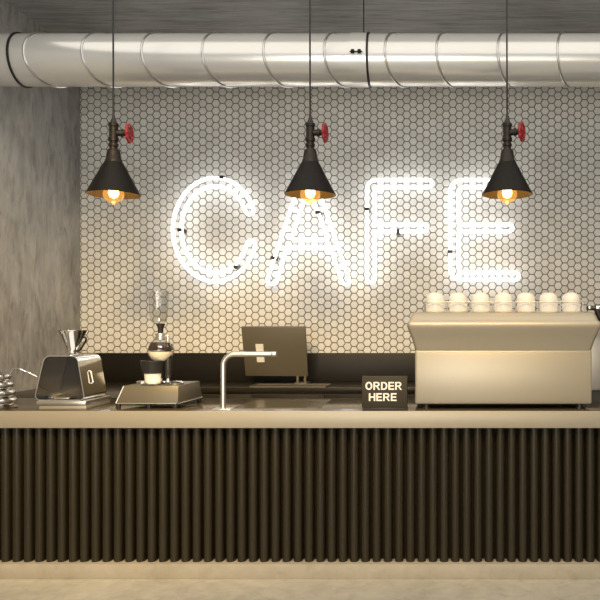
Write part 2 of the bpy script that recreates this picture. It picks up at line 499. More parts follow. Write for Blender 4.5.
cl = ['leftmost of the seven upside down white cups on the espresso machine', 'second white cup from the left on the espresso machine', 'third white cup from the left on the espresso machine',
      'middle one of the seven white cups on the espresso machine', 'third white cup from the right on the espresso machine', 'second white cup from the right on the espresso machine',
      'white cup on the espresso machine nearest the black steam tap']
for k in range(7):
    loc = (X(435.6 + 22.6*k, dcup), dcup, TOPZ + ztop + .0006)
    if k == 0:
        cup0.location = loc; cup0['label'] = cl[0]; cup0['group'] = 'white cups on the espresso machine'
    else: dup(cup0, loc, cl[k], 'white cups on the espresso machine')

# ------------------------------------------------------------------ ORDER HERE sign
ds = 4.62
sx0, sx1 = X(361.8, ds), X(407.2, ds)
sg = thing('counter_sign', 'small dark counter sign reading ORDER HERE in white letters', 'sign', ((sx0+sx1)/2, ds, TOPZ))
w = (sx1-sx0)/2; hs = Z(376.3, ds) - TOPZ
lean = Matrix.Rotation(math.radians(-2.5), 4, 'X')
bm = bmesh.new(); add_box(bm, -w, w, 0, .05, .012, hs, .002, 2, lean)
finish('board', bm, M_sign, sg)
bm = bmesh.new(); add_box(bm, -w+.004, w+.004, .006, .075, 0, .013, .002)
finish('base', bm, M_black, sg)
GLYPH_W = {'O': .80, 'R': .76, 'D': .74, 'E': .66, 'H': .74}
def add_prism(bm, poly, holes=None):
    """flat glyph polygon (x, z) with a little thickness"""
    t = bmesh.new(); y0, y1 = -.0006, .0014
    if holes is None:
        a = [t.verts.new((x, y0, z)) for x, z in poly]; b = [t.verts.new((x, y1, z)) for x, z in poly]
        t.faces.new(a); t.faces.new(b[::-1])
        for k in range(len(a)): t.faces.new((a[k], a[(k+1) % len(a)], b[(k+1) % len(a)], b[k]))
    else:   # a band between two outlines of equal length
        a = [t.verts.new((x, y0, z)) for x, z in poly]; h = [t.verts.new((x, y0, z)) for x, z in holes]
        b = [t.verts.new((x, y1, z)) for x, z in poly]; g = [t.verts.new((x, y1, z)) for x, z in holes]
        n = len(a)
        for k in range(n):
            m = (k+1) % n
            t.faces.new((a[k], a[m], h[m], h[k])); t.faces.new((a[k], a[m], b[m], b[k])); t.faces.new((h[k], h[m], g[m], g[k]))
    merge(bm, t)
def glyph(bm, ch, x0, w, h):
    s = .205*h
    R = lambda a, b, c, d: add_prism(bm, [(x0+a, c), (x0+b, c), (x0+b, d), (x0+a, d)])
    def ell(cx, cz, rx, rz, a0, a1, n=28): return [(x0+cx+rx*math.cos(a0+(a1-a0)*k/n), cz+rz*math.sin(a0+(a1-a0)*k/n)) for k in range(n+1)]
    if ch == 'E':
        R(0, s, 0, h); R(s*.9, w, 0, .175*h); R(s*.9, w*.93, .415*h, .585*h); R(s*.9, w*.98, .825*h, h)
    elif ch == 'H':
        R(0, s, 0, h); R(w-s, w, 0, h); R(s*.9, w-s*.9, .41*h, .59*h)
    elif ch == 'O':
        add_prism(bm, ell(w/2, h/2, w/2, h*.515, 0, 2*PI)[:-1], ell(w/2, h/2, w/2-s, h*.515-.18*h, 0, 2*PI)[:-1])
    elif ch == 'D':
        R(0, s, 0, h)
        o = [(x0+s*.5, 0), (x0+w*.5, 0)] + ell(w*.5, h/2, w*.5, h/2, -PI/2, PI/2) + [(x0+w*.5, h), (x0+s*.5, h)]
        i_ = [(x0+s*.5, .175*h), (x0+w*.46, .175*h)] + ell(w*.46, h/2, w*.54-s, h/2-.175*h, -PI/2, PI/2) + [(x0+w*.46, .825*h), (x0+s*.5, .825*h)]
        add_prism(bm, o, i_)
    elif ch == 'R':
        R(0, s, 0, h)
        o = [(x0+s*.5, .40*h)] + ell(w*.60, .70*h, w*.34, .30*h, -PI/2, PI/2) + [(x0+s*.5, h)]
        i_ = [(x0+s*.5, .57*h)] + ell(w*.58, .70*h, w*.36-s, .135*h, -PI/2, PI/2) + [(x0+s*.5, .83*h)]
        add_prism(bm, o, i_)
        add_prism(bm, [(x0+w*.42, .42*h), (x0+w*.62, .46*h), (x0+w*1.02, 0), (x0+w*.76, 0)])
for txt, a, b_, y0, y1 in (('ORDER', 365.3, 401.7, 382.0, 389.9), ('HERE', 368.8, 396.6, 393.2, 401.0)):
    h = (y1-y0)*ds/FPX; W = (b_-a)*ds/FPX
    tot = sum(GLYPH_W[c] for c in txt) + .115*(len(txt)-1); k = W/tot
    bm = bmesh.new(); x = -W/2
    for ch in txt:
        glyph(bm, ch, x, GLYPH_W[ch]*k, h); x += (GLYPH_W[ch]+.115)*k
    bmesh.ops.transform(bm, matrix=lean @ Matrix.Translation((X((a+b_)/2, ds)-sg.location.x, -.0006, Z(y1, ds)-TOPZ)), verts=bm.verts[:])
    finish('lettering', bm, M_white, sg, smooth=False)

# ------------------------------------------------------------------ tap and sink
dt = 4.65
tp = thing('water_tap', 'slim bright steel tap with one square bend standing on the worktop', 'tap', (X(223.3, dt), dt, TOPZ))
zs = Z(354.2, dt) - TOPZ
L_ = X(276, dt) - tp.location.x
r_ = 2.75*dt/FPX
bm = bmesh.new()
add_tube(bm, fillet([(0, 0, .004), (0, 0, zs), (L_, 0, zs)], [0, .075, 0], 10), r_, 20)
finish('spout_pipe', bm, M_steel, tp)
bm = bmesh.new()
add_tube(bm, [(L_-.03, 0, zs), (L_-.028, 0, zs), (L_-.0, 0, zs), (L_+.002, 0, zs)], [r_+.0006, r_+.0018, r_+.0018, r_+.0006], 20)
finish('spout_nozzle', bm, M_steel, tp)
bm = bmesh.new(); add_box(bm, -.062, .062, -.055, .07, 0, .005, .001)
finish('base_plate', bm, M_steel, tp)
sk = thing('sink', 'shallow dark steel sink cover set in the worktop right of the tap', 'sink', (X(285, 4.95), 4.95, TOPZ))
bm = bmesh.new()
for a in ((-.29, .29, -.25, -.242), (-.29, .29, .242, .25), (-.29, -.282, -.25, .25), (.282, .29, -.25, .25)): add_box(bm, *a, 0, .003)
finish('rim', bm, M_cover, sk, smooth=False)
bm = bmesh.new(); add_box(bm, -.282, .282, -.242, .242, 0, .0012)
finish('cover', bm, M_cover, sk, smooth=False)

# ------------------------------------------------------------------ screen on the back worktop
dz = 6.60
sc = thing('pos_screen', 'grey point of sale screen turned away, leaning forward on the back worktop', 'screen', (X(274, dz), dz, TOPZ))
# corners from the photograph's outline, top leaning 0.14 m towards the bar
def quad(px, py, d): return Vector((X(px, d), d, Z(py, d))) - Vector(sc.location)
bl, br = quad(245.5, 376.0, dz-.04), quad(308, 376.6, dz-.04)
tl, tr = quad(241, 327, dz-.19), quad(305.3, 327, dz-.19)
nrm = (br-bl).cross(tl-bl).normalized()
if nrm.y < 0: nrm = -nrm
bm = bmesh.new(); add_hexa(bm, [bl, br, br+nrm*.03, bl+nrm*.03], [tl, tr, tr+nrm*.03, tl+nrm*.03], .006, 2)
finish('casing', bm, M_screen, sc)
bm = bmesh.new()
e1, e2 = bl + (br-bl)*.03 + (tl-bl)*.03, br + (bl-br)*.03 + (tr-br)*.03
e3, e4 = tr + (tl-tr)*.03 + (br-tr)*.03, tl + (tr-tl)*.03 + (bl-tl)*.03
add_hexa(bm, [p+nrm*.0305 for p in (e1, e2, e3, e4)], [p+nrm*.032 for p in (e1, e2, e3, e4)])
finish('display', bm, M_black, sc, smooth=False)
bm = bmesh.new()
q = [quad(255.6, 344, 6.4), quad(263.2, 344, 6.4), quad(264.8, 362, 6.4), quad(257.2, 362, 6.4)]
def onface(p):  # drop the point along the view onto the casing's face
    o = Vector((0, 0, EYE)) - Vector(sc.location); d = p - o
    return o + d*((bl-o).dot(nrm)/d.dot(nrm))
q = [onface(p) for p in q]
add_hexa(bm, [p-nrm*.008 for p in q], [p+nrm*.001 for p in q], .001, 1)
o = finish('mounting_plate', bm, M_plate, sc); o['label'] = 'pale square mounting plate'
bm = bmesh.new()
bx = X(302, dz) - sc.location.x
for k in (-.035, .035):
    add_tube(bm, [(bx+k, -.03, .012), (bx+k, -.03, bl.z+.012)], .013, 12)
add_box(bm, bx-.06, bx+.06, -.10, .09, 0, .014, .003)
finish('stand', bm, M_screen, sc)
dtray = 6.22
tx0, tx1 = X(248, dtray), X(327, dtray)
bm = bmesh.new()
ty0, ty1 = dtray, dtray+.27
for a in ((tx0, tx1, ty0, ty0+.012), (tx0, tx1, ty1-.012, ty1), (tx0, tx0+.012, ty0, ty1), (tx1-.012, tx1, ty0, ty1)): add_box(bm, *a, TOPZ, TOPZ+.010)
add_box(bm, tx0+.01, tx1-.01, ty0+.01, ty1-.01, TOPZ, TOPZ+.003)
tag(finish('flat_tray', bm, M_base), 'low flat metal tray lying on the back worktop below the grey screen', 'tray')

# ------------------------------------------------------------------ syphon brewer on its heater base
db = 4.66
hb = thing('brewer_base', 'wide tapered bronze grey heater base under the glass syphon', 'heater', (X(147, db), db+.2, TOPZ))
O = Vector(hb.location)
def bp_(px, py, d): return Vector((X(px, d), d, Z(py, d))) - O
dbk = db + .42
zlo, zhi = Z(403.6, db)-TOPZ, Z(385.7, db+.02)-TOPZ
xl, xr = X(115.6, db)-O.x, X(178, db)-O.x
xlt = X(122.5, db)-O.x
xrb = X(202.5, dbk)-O.x; xrt = X(200.5, dbk)-O.x
bot = [(xl, -.2, zlo), (xr, -.2, zlo), (xrb, .22, zlo), (xl+.02, .22, zlo)]
top = [(xlt, -.18, zhi), (xr-.004, -.18, zhi), (xrt, .20, zhi), (xlt+.02, .20, zhi)]
bm = bmesh.new(); add_hexa(bm, bot, top, .004, 2)
finish('housing', bm, M_base, hb)
bm = bmesh.new()
for p, q_ in ((bot[0], bot[1]), (bot[0], top[0]), (bot[1], bot[2])):
    p, q_ = Vector(p), Vector(q_)
    add_tube(bm, [p + (q_-p)*.02, p + (q_-p)*.98], .0035, 8)
finish('edge_trim', bm, M_steel, hb)
for p in ((xl+.012, -.185), (xr-.03, -.17), (xrb-.02, .20), (xl+.05, .20), (X(147, db)-O.x, -.17)):
    bm = bmesh.new(); add_box(bm, p[0]-.012, p[0]+.012, p[1]-.012, p[1]+.012, 0, zlo+.002, .002)
    finish('foot', bm, M_black, hb)

dsy = 4.80
zB = TOPZ + zhi
sy = thing('syphon_brewer', 'glass syphon coffee brewer with black handle standing on the heater base', 'coffee brewer', (X(160.5, dsy), dsy, zB))
k_ = dsy/FPX
sz = lambda py: Z(py, dsy) - zB
ox = lambda px: X(px, dsy) - sy.location.x
# chrome stand
bm = bmesh.new()
T_ = lambda px: Matrix.Translation((ox(px), 0, 0))
add_lathe(bm, [(0, 0), (18*k_, 0), (19*k_, .006), (17*k_, .014), (9*k_, .017), (8*k_, .022), (0, .022)], 40, T_(161))
add_lathe(bm, [(0, 0), (7*k_, 0), (7.5*k_, .012), (5*k_, .024), (0, .026)], 28, Matrix.Translation((ox(178), -.03, 0)))
add_lathe(bm, [(0, 0), (5*k_, 0), (5.5*k_, .018), (3*k_, .024), (0, .024)], 24, Matrix.Translation((ox(142), .0, 0)))
finish('stand_foot', bm, M_chrome, sy)
# bowl shaped burner holder: white lower cup, dark upper band
bm = bmesh.new()
add_lathe(bm, [(0, .016), (7.6*k_, .016), (8.2*k_, .03), (9.4*k_, sz(372)), (9.4*k_, sz(371))], 36, T_(153.5))
o = finish('burner_cup', bm, M_porcelain, sy); o['label'] = 'white lower cup'
bm = bmesh.new()
add_lathe(bm, [(9.0*k_, sz(378)), (10.2*k_, sz(373)), (12.3*k_, sz(362.5)), (12.6*k_, sz(361)), (12.2*k_, sz(360.4)), (11.6*k_, sz(361)), (9*k_, sz(370))], 36, T_(153.5))
# open the front so the white cup shows below the band
for v in bm.verts[:]:
    pass
bmesh.ops.delete(bm, geom=[f for f in bm.faces if f.calc_center_median().z < sz(371.3) and f.calc_center_median().y < -.018 and f.calc_center_median().x > ox(146)], context='FACES')
o = finish('burner_shield', bm, M_black, sy); o['label'] = 'dark flared shield'
# glass bulb with cream liquid
bc = (ox(161), 0, sz(350.3)); br_ = 12.6*k_
bm = bmesh.new()
pr = [(0, -br_)] + [(br_*math.sin(a), -br_*math.cos(a)) for a in [PI*k/24 for k in range(1, 22)]] + [(4.6*k_, br_+.0), (4.4*k_, sz(338)-bc[2])]
add_lathe(bm, pr, 40, Matrix.Translation(bc))
bulb = finish('lower_bulb', bm, M_glass, sy, angle=80)
bm = bmesh.new()
ri = br_*.95
pr = [(0, -ri)] + [(ri*math.sin(a), -ri*math.cos(a)) for a in [PI*k/32 for k in range(1, 16)]] + [(0, -ri*math.cos(PI*15/32))]
add_lathe(bm, pr, 40, Matrix.Translation(bc))
o = finish('liquid', bm, M_cream, bulb, angle=60); o['label'] = 'cream coloured liquid'
bm = bmesh.new()  # dark filling paints the reflection in the bulb's upper half
pr = [(0, .001), (ri*.995, .001)] + [(ri*math.sin(a), -ri*math.cos(a)) for a in [PI*(16.5+k)/32 for k in range(0, 8)]] + [(0, -ri*math.cos(PI*23.5/32))]
add_lathe(bm, pr, 40, Matrix.Translation(bc))
o = finish('coffee', bm, M_bulb_dark, bulb, angle=60); o['label'] = 'painted dark reflection in the glass'
# collar, handle
bm = bmesh.new()
add_lathe(bm, [(4.2*k_, sz(340)), (5.6*k_, sz(339.6)), (5.8*k_, sz(337)), (4.8*k_, sz(336.4)), (4.8*k_, sz(335.4)), (5.6*k_, sz(335)), (5.6*k_, sz(333.4)), (3.2*k_, sz(333)), (0, sz(333))], 32, T_(161))
add_tube(bm, fillet([(ox(164), 0, sz(335.4)), (ox(168.4), -.006, sz(335.4)), (ox(168.4), -.006, sz(347))], [0, .012, 0]), 1.3*k_, 12)
finish('collar', bm, M_steel, sy); bm = bmesh.new()
add_tube(bm, [(ox(168.8), -.006, sz(376)), (ox(168.6), -.006, sz(383.5))], [1.4*k_, 2.2*k_], 12)
finish('handle_foot', bm, M_chrome, sy)
bm = bmesh.new()
add_tube(bm, [(ox(168.7), -.006, sz(p)) for p in (345, 346.5, 352, 360, 370, 377, 378.3)], [1.6*k_, 2.5*k_, 3.1*k_, 3.6*k_, 3.5*k_, 2.8*k_, 1.8*k_], 16)
finish('handle', bm, M_black, sy)
bm = bmesh.new()
add_lathe(bm, [(0, sz(333)), (2.6*k_, sz(332.8)), (2.8*k_, sz(328)), (4.2*k_, sz(325)), (4.2*k_, sz(323.6)), (0, sz(323.4))], 24, T_(160.6))
finish('stopper', bm, M_black, sy)
bm = bmesh.new()
add_lathe(bm, [(0, sz(323.6)), (6.6*k_, sz(323)), (7.9*k_, sz(320)), (8.7*k_, sz(314)), (9.6*k_, sz(297)), (9.8*k_, sz(292.5)), (9.9*k_, sz(291.2)), (9.4*k_, sz(291.2)), (9.2*k_, sz(297)), (8.3*k_, sz(314)),
               (7.4*k_, sz(320)), (6*k_, sz(322)), (0, sz(322.4))], 40, T_(158.6))
finish('upper_chamber', bm, M_glass, sy, angle=60)

# ------------------------------------------------------------------ pour-over stand, dripper, trays
dp = 4.66
ps = thing('dripper_stand', 'arched chrome dripper stand with open front, on two stacked trays', 'stand', (X(60, dp), dp+.15, TOPZ))
O2 = Vector(ps.location)
def q2(px, py): return Vector((X(px, dp)-O2.x, 0, Z(py, dp)-TOPZ))
zt0 = Z(400.6, dp)-TOPZ
outl = [q2(33.5, 400.4), q2(44.0, 355.6), q2(77.4, 355.6), q2(85.2, 400.4)]
for p in (outl[0], outl[3]): p.z = zt0
rads = [.035, .05, .05, .03]
outer = fillet(outl, rads, 7, True)
cen = sum(outl, Vector())/4
th = .006
def shrink(o, t):
    n = len(o); r = []
    for i in range(n):
        a, b2, c2 = o[i-1], o[i], o[(i+1) % n]
        d = (c2-a).normalized(); nn = Vector((-d.z, 0, d.x))
        if (cen-b2).dot(nn) < 0: nn = -nn
        r.append(b2 + nn*t)
    return r
inner = shrink(outer, th)
y0, y1 = -.15, .16
bm = bmesh.new()
n = len(outer)
f_o = [bm.verts.new((p.x, y0, p.z)) for p in outer]; f_i = [bm.verts.new((p.x, y0, p.z)) for p in inner]
b_o = [bm.verts.new((p.x, y1, p.z)) for p in outer]; b_i = [bm.verts.new((p.x, y1, p.z)) for p in inner]
for k in range(n):
    j = (k+1) % n
    bm.faces.new((f_o[k], f_o[j], f_i[j], f_i[k])).material_index = 1; bm.faces.new((b_o[k], b_o[j], b_i[j], b_i[k]))
    bm.faces.new((f_o[k], f_o[j], b_o[j], b_o[k])); bm.faces.new((f_i[k], f_i[j], b_i[j], b_i[k]))
finish('shell', bm, [M_chrome, M_steel], ps, angle=30)
bm = bmesh.new()
inn2 = shrink(outer, th+.0006)
v = [bm.verts.new((p.x, y1-.012, p.z)) for p in inn2]; v2 = [bm.verts.new((p.x, y1-.004, p.z)) for p in inn2]
bm.faces.new(v); bm.faces.new(v2[::-1])
for k in range(n): bm.faces.new((v[k], v[(k+1) % n], v2[(k+1) % n], v2[k]))
o = finish('back_plate', bm, M_black, ps, angle=30); o['label'] = 'black back plate'
bm = bmesh.new()
add_box(bm, -.05, .05, y0+.02, .0, zt0+.0085, zt0+.018, .002)
finish('drip_plate', bm, M_steel, ps)
bm = bmesh.new()
hp0 = Vector((X(90.5, 4.74)-O2.x, 4.78-O2.y, Z(371, 4.78)-TOPZ)); 
rgt = lambda z: outl[2].x + (outl[3].x-outl[2].x)*(outl[2].z-z)/(outl[2].z-outl[3].z)
za, zb_ = Z(370.5, 4.8)-TOPZ, Z(383, 4.8)-TOPZ
add_tube(bm, [(rgt(za)+.001, -.03, za), (rgt(za)+.012, -.03, za-.006), (rgt(zb_)+.012, -.03, zb_+.006), (rgt(zb_)+.001, -.03, zb_)], .005, 10)
finish('side_pull', bm, M_steel, ps)
zta = Z(404.6, dp-.03)-TOPZ
tr = thing('serving_tray', 'upper thin bright metal tray directly under the arched chrome stand', 'tray', (O2.x, O2.y, TOPZ+.026), 'thin metal trays under the dripper stand')
bm = bmesh.new(); add_box(bm, X(38, dp)-O2.x, X(79.5, dp)-O2.x+.05, -.17, .19, 0, zt0-.0265, .003)
finish('tray_plate', bm, M_steel, tr)
tr2 = thing('serving_tray', 'lower thin metal tray resting on the dark worktop below the brighter tray', 'tray', (O2.x, O2.y, TOPZ), 'thin metal trays under the dripper stand')
bm = bmesh.new(); add_box(bm, X(40, dp)-O2.x, X(80, dp)-O2.x+.045, -.16, .18, 0, .0255, .003)
finish('tray_plate', bm, M_machine, tr2)

dd = 4.80
zD = TOPZ + outl[1].z
dr = thing('coffee_dripper', 'small polished cone shaped coffee dripper with handle on the arched stand', 'dripper', (X(72.3, dd), dd, zD))
k2 = dd/FPX
hz = lambda py: max(0.0, (Z(py, dd) - zD))
hD = Z(330.2, dd) - zD
bm = bmesh.new()
add_lathe(bm, [(0, .0), (10.5*k2, .0), (10.7*k2, .004), (4.2*k2, .010), (3.3*k2, .018), (3.3*k2, .026), (4.6*k2, .04), (13.2*k2, hD-.004), (13.8*k2, hD), (13.3*k2, hD), (12.8*k2, hD-.004), (4*k2, .05), (0, .048)], 48)
finish('cone', bm, M_chrome, dr, angle=30)
bm = bmesh.new()
add_tube(bm, fillet([(8.8*k2, 0, hD*.70), (14.2*k2, -.004, hD*.72), (14.0*k2, -.004, hD*.58), (8*k2, -.004, .030), (3.3*k2, 0, .022)], [0, .012, .015, .012, 0], 5), 1.0*k2, 10)
finish('handle', bm, M_rust, dr)

# ------------------------------------------------------------------ ribbed kettle at the left edge
dk = 4.72
kk = dk/FPX
kt = thing('gooseneck_kettle', 'ribbed polished steel kettle with thin curved spout at the left end of the worktop', 'kettle', (X(-7, dk), dk, TOPZ))
bm = bmesh.new()
pr = [(0, 0), (21*kk, 0), (22*kk, .006), (20*kk, .012)]
for i, (yc, xr_) in enumerate(((401, 20.6), (393.2, 19.4), (385.2, 17.6), (377, 15.6))):
    zc = Z(yc, dk) - TOPZ; rb = 3.7*kk
    for k in range(9):
        a = -PI*.46 + PI*.92*k/8
        pr.append(((xr_-3.4)*kk + rb*math.cos(a), zc + rb*math.sin(a)))
zt_ = Z(372.6, dk) - TOPZ
pr += [(11*kk, zt_+.004), (6*kk, zt_+.012), (0, zt_+.014)]
add_lathe(bm, pr, 48)
finish('body', bm, M_chrome, kt, angle=50)
bm = bmesh.new()
add_lathe(bm, [(0, zt_+.013), (2.2*kk, zt_+.013), (1.6*kk, zt_+.022), (2.4*kk, zt_+.030), (0, zt_+.036)], 20)
finish('lid_knob', bm, M_black, kt)
bm = bmesh.new()
pts = fillet([(X(8, dk)-kt.location.x, 0, Z(377, dk)-TOPZ), (X(13.5, dk)-kt.location.x, 0, Z(368.6, dk)-TOPZ), (X(19.5, dk)-kt.location.x, .0, Z(368.4, dk)-TOPZ), (X(34.5, dk)-kt.location.x, .02, Z(376.5, dk)-TOPZ)], [0, .03, .03, 0], 6)
add_tube(bm, pts, [.55*kk + .35*kk*(1-i/(len(pts)-1)) for i in range(len(pts))], 12)
finish('spout', bm, M_chrome, kt)

# ------------------------------------------------------------------ ventilation duct
dD = 5.50
RD = 26.8*.937/(FPX/dD)
zDc = Z(61.0, dD) + .005
duct = thing('ventilation_duct', 'thick round galvanised ventilation duct running under the ceiling', 'duct', (X(370, dD), dD, zDc))
rx = duct.location.x
Rxm = Matrix.Rotation(PI/2, 4, 'Y')
bm = bmesh.new()
add_lathe(bm, [(RD, WL+.002-rx), (RD, WR-.002-rx)], 96, Rxm, True, True)
finish('pipe', bm, M_duct, duct, angle=50)
phi0 = math.atan2(zDc-EYE, dD)     # facing direction looks down towards the viewer
seams = [26, 84, 143.5, 204, 265, 325.5, 386, 437.5, 498.5, 558, 618, 678]
def seam_ring(px, A, B, r, rt):
    bm = bmesh.new()
    x0 = X(px, dD-RD*.9)-rx
    pts = []
    for k in range(96):
        ph = 2*PI*k/96
        ang = phi0 + ph          # below the horizontal
        pts.append((x0 + A*(1-math.cos(ph)) + B*math.sin(ph), -r*math.cos(ang), -r*math.sin(ang)))
    add_tube(bm, pts, rt, 8, closed=True)
    finish('seam', bm, M_seam, duct, angle=60)
for px in seams: seam_ring(px, .095, .040, RD+.0015, .009)
def ring(x0, x1, r, name, mat):
    bm = bmesh.new()
    add_lathe(bm, [(RD-.004, x0), (r, x0), (r, x1), (RD-.004, x1)], 96, Rxm)
    return finish(name, bm, mat, duct, angle=30)
xg = X(22, dD)-rx
ring(xg, xg+.016, RD+.010, 'gasket', M_rubber)
ring(-.012, .004, RD+.009, 'gasket', M_rubber)
cl_ = ring(X(352, dD)-rx, -.013, RD+.006, 'clamp_sleeve', M_duct)
bm = bmesh.new()
ang = phi0 - .30
cxx = X(359.5, dD)-rx
for dx in (-.028, .022):
    add_box(bm, cxx+dx-.012, cxx+dx+.012, -(RD+.024)*math.cos(ang), -(RD-.004)*math.cos(ang), -(RD+.005)*math.sin(ang)-.012, -(RD+.005)*math.sin(ang)+.016, .002)
add_tube(bm, [(cxx-.05, -(RD+.018)*math.cos(ang), -(RD+.01)*math.sin(ang)), (cxx+.045, -(RD+.018)*math.cos(ang), -(RD+.01)*math.sin(ang))], .0045, 8)
finish('latch', bm, M_iron, cl_)
bm = bmesh.new()
hx = X(364, dD)-rx
add_tube(bm, [(hx, -.02, RD-.003), (hx, -.02, H-zDc)], .004, 8)
finish('hanger_rod', bm, M_iron, duct)

# ------------------------------------------------------------------ pendant lamps
dl = 4.90
u = dl/FPX
zrim = Z(194.6, dl)
zl = lambda py: Z(py, dl) - zrim
def make_lamp():
    t = thing('pendant_lamp', '', 'lamp')
    bm = bmesh.new()
    add_tube(bm, [(-.1*u, 0, zl(117)), (-.6*u, 0, H-zrim-.02)], .9*u, 10)
    finish('cord', bm, M_black, t)
    bm = bmesh.new(); add_lathe(bm, [(0, H-zrim-.03), (.055, H-zrim-.03), (.06, H-zrim-.024), (.06, H-zrim-.0005), (0, H-zrim-.0005)], 28)
    finish('ceiling_rose', bm, M_iron, t)
    bm = bmesh.new()
    add_lathe(bm, [(0, zl(114)), (1.0*u, zl(114.4)), (1.6*u, zl(118)), (2.9*u, zl(121.5)), (3.2*u, zl(123.6)), (0, zl(123.6))], 24)
    finish('strain_relief', bm, M_black, t)
    # iron tee fitting, nipple and reducer
    bm = bmesh.new()
    P = [(0, 123.2), (4.2, 123.2), (4.9, 124), (4.9, 126.6), (4.2, 127.2), (4.2, 137.6), (5.0, 138.2), (5.0, 141.2), (4.0, 141.8), (3.8, 143.4), (4.7, 144), (4.7, 146.4), (3.9, 147), (3.9, 150)]
    add_lathe(bm, [(r*u, zl(y)) for r, y in P], 32)
    Rb = Matrix.Translation((0, 0, zl(132.6))) @ Matrix.Rotation(PI/2, 4, 'Y')
    add_lathe(bm, [(r*u, x*u) for r, x in ((3.2, 2), (3.2, 6.6), (4.2, 6.9), (4.2, 9.0), (3.0, 9.4), (2.6, 11.2), (1.4, 11.4), (1.4, 16.5), (0, 16.6))], 28, Rb)
    finish('pipe_fitting', bm, M_rust, t)
    bm = bmesh.new()
    add_lathe(bm, [(r*u, zl(y)) for r, y in ((3.8, 149.4), (5.6, 150), (6.0, 151), (6.4, 153), (7.3, 159.5), (8.0, 160.4), (8.2, 162.4), (7.6, 163.2), (0, 163.2))], 32)
    finish('socket_cap', bm, M_rust, t)
    # red hand wheel
    bm = bmesh.new()
    Rw = Matrix.Translation((14.6*u, 0, zl(132.6))) @ Matrix.Rotation(math.radians(-9), 4, 'Z')
    t2 = bmesh.new(); pts = []
    for k in range(60):
        a = 2*PI*k/60; r = (8.0 + .55*math.cos(8*a))*u
        pts.append((0, r*math.cos(a), r*math.sin(a)))
    add_tube(t2, pts, 1.7*u, 10, closed=True)
    for k in range(5):
        a = 2*PI*k/5 + .3
        add_tube(t2, [(.6*u, 0, 0), (.3*u, 4*u*math.cos(a), 4*u*math.sin(a)), (0, 8*u*math.cos(a), 8*u*math.sin(a))], [1.5*u, 1.0*u, 1.2*u], 8)
    add_lathe(t2, [(0, -1.5*u), (2.6*u, -1.5*u), (2.6*u, 1.6*u), (0, 1.9*u)], 20, Matrix.Rotation(PI/2, 4, 'Y'))
    bmesh.ops.transform(t2, matrix=Rw, verts=t2.verts[:]); merge(bm, t2)
    o = finish('valve_wheel', bm, M_red, t); o['label'] = 'red valve hand wheel'
    # shade: outer iron skin, gilt inside
    bm = bmesh.new()
    pr = [(7.4, 162.0), (8.6, 162.6), (9.6, 164.2), (24.7, 193.2), (25.3, 194.0), (25.5, 194.6), (25.0, 194.9)]
    add_lathe(bm, [(r*u, zl(y)) for r, y in pr], 64)
    nf = len(bm.faces)
    bm2 = bmesh.new()
    add_lathe(bm2, [(r*u, zl(y)) for r, y in ((25.0, 194.9), (24.4, 194.1), (9.2, 165.0), (7.4, 163.4), (0, 163.4))], 64)
    for f in bm2.faces: f.material_index = 1
    merge(bm, bm2)
    bm.normal_update()
    finish('lamp_shade', bm, [M_iron, M_gold], t, angle=30)
    bm = bmesh.new()
    add_lathe(bm, [(r*u, zl(y)) for r, y in ((0, 163.4), (4.2, 163.6), (4.2, 178), (3.6, 180), (0, 180))], 24)
    finish('lamp_holder', bm, M_iron, t)
    bm = bmesh.new()
    add_lathe(bm, [(r*u, zl(y)) for r, y in ((3.2, 179.5), (3.6, 182), (6.2, 186), (9.2, 190.5), (10.0, 194), (9.6, 197), (7.6, 200), (4.2, 202.2), (1.8, 203.2), (1.0, 204.4), (0, 204.8))], 40)
    bulb = finish('bulb', bm, M_bulb, t, angle=80)
    bm = bmesh.new()
    add_lathe(bm, [(r*u, zl(y)) for r, y in ((0, 184), (2.4, 185), (4.6, 190), (4.8, 193.5), (3.2, 197), (0, 198.5))], 24)
    finish('filament', bm, M_bulb_core, bulb, angle=80)
    return t
lamp0 = make_lamp()
ll = [(113.6, 'black cone pendant lamp with red valve wheel hanging left of the neon C'), (310.3, 'black cone pendant lamp with red valve wheel hanging before the neon A'),
      (507.2, 'black cone pendant lamp with red valve wheel hanging before the neon E')]
for i, (px, lb) in enumerate(ll):
    loc = (X(px, dl), dl, zrim)
    if i == 0: lamp0.location = loc; lamp0['label'] = lb; lamp0['group'] = 'pendant lamps over the counter'; lamp0.rotation_euler.z = math.radians(14)
    else: dup(lamp0, loc, lb, 'pendant lamps over the counter').rotation_euler.z = math.radians((0, 4, -14)[i])

# ------------------------------------------------------------------ neon letters
dn = YB - .125
rn = 1.75*dn/FPX
def letter(ch, label, loops, clips, px0, py0):
    root = thing('neon_letter', label, 'neon sign', (X(px0, dn), YB-.0055, Z(py0, dn)), 'neon letters of the wall sign')
    R = Vector(root.location)
    for lp in loops:
        bm = bmesh.new()
        add_tube(bm, [Vector((X(p[0], dn), dn, Z(p[1], dn)))-R for p in lp], rn, 12, closed=True)
        finish('neon_tube', bm, M_neon, root, angle=80)
    for (px, py, a) in clips:
        bm = bmesh.new()
        Mx = Matrix.Translation(Vector((X(px, dn), dn, Z(py, dn)))-R) @ Matrix.Rotation(a, 4, 'Y')
        add_box(bm, -.021, .021, -.027, YB-.0056-dn, -.016, .016, .002, 1, Mx)
        finish('tube_mount', bm, M_black, root)
    return root
def f2(pts, r, n=6): return [(v.x, v.y) for v in fillet([(p[0], p[1]) for p in pts], r, n, True)]
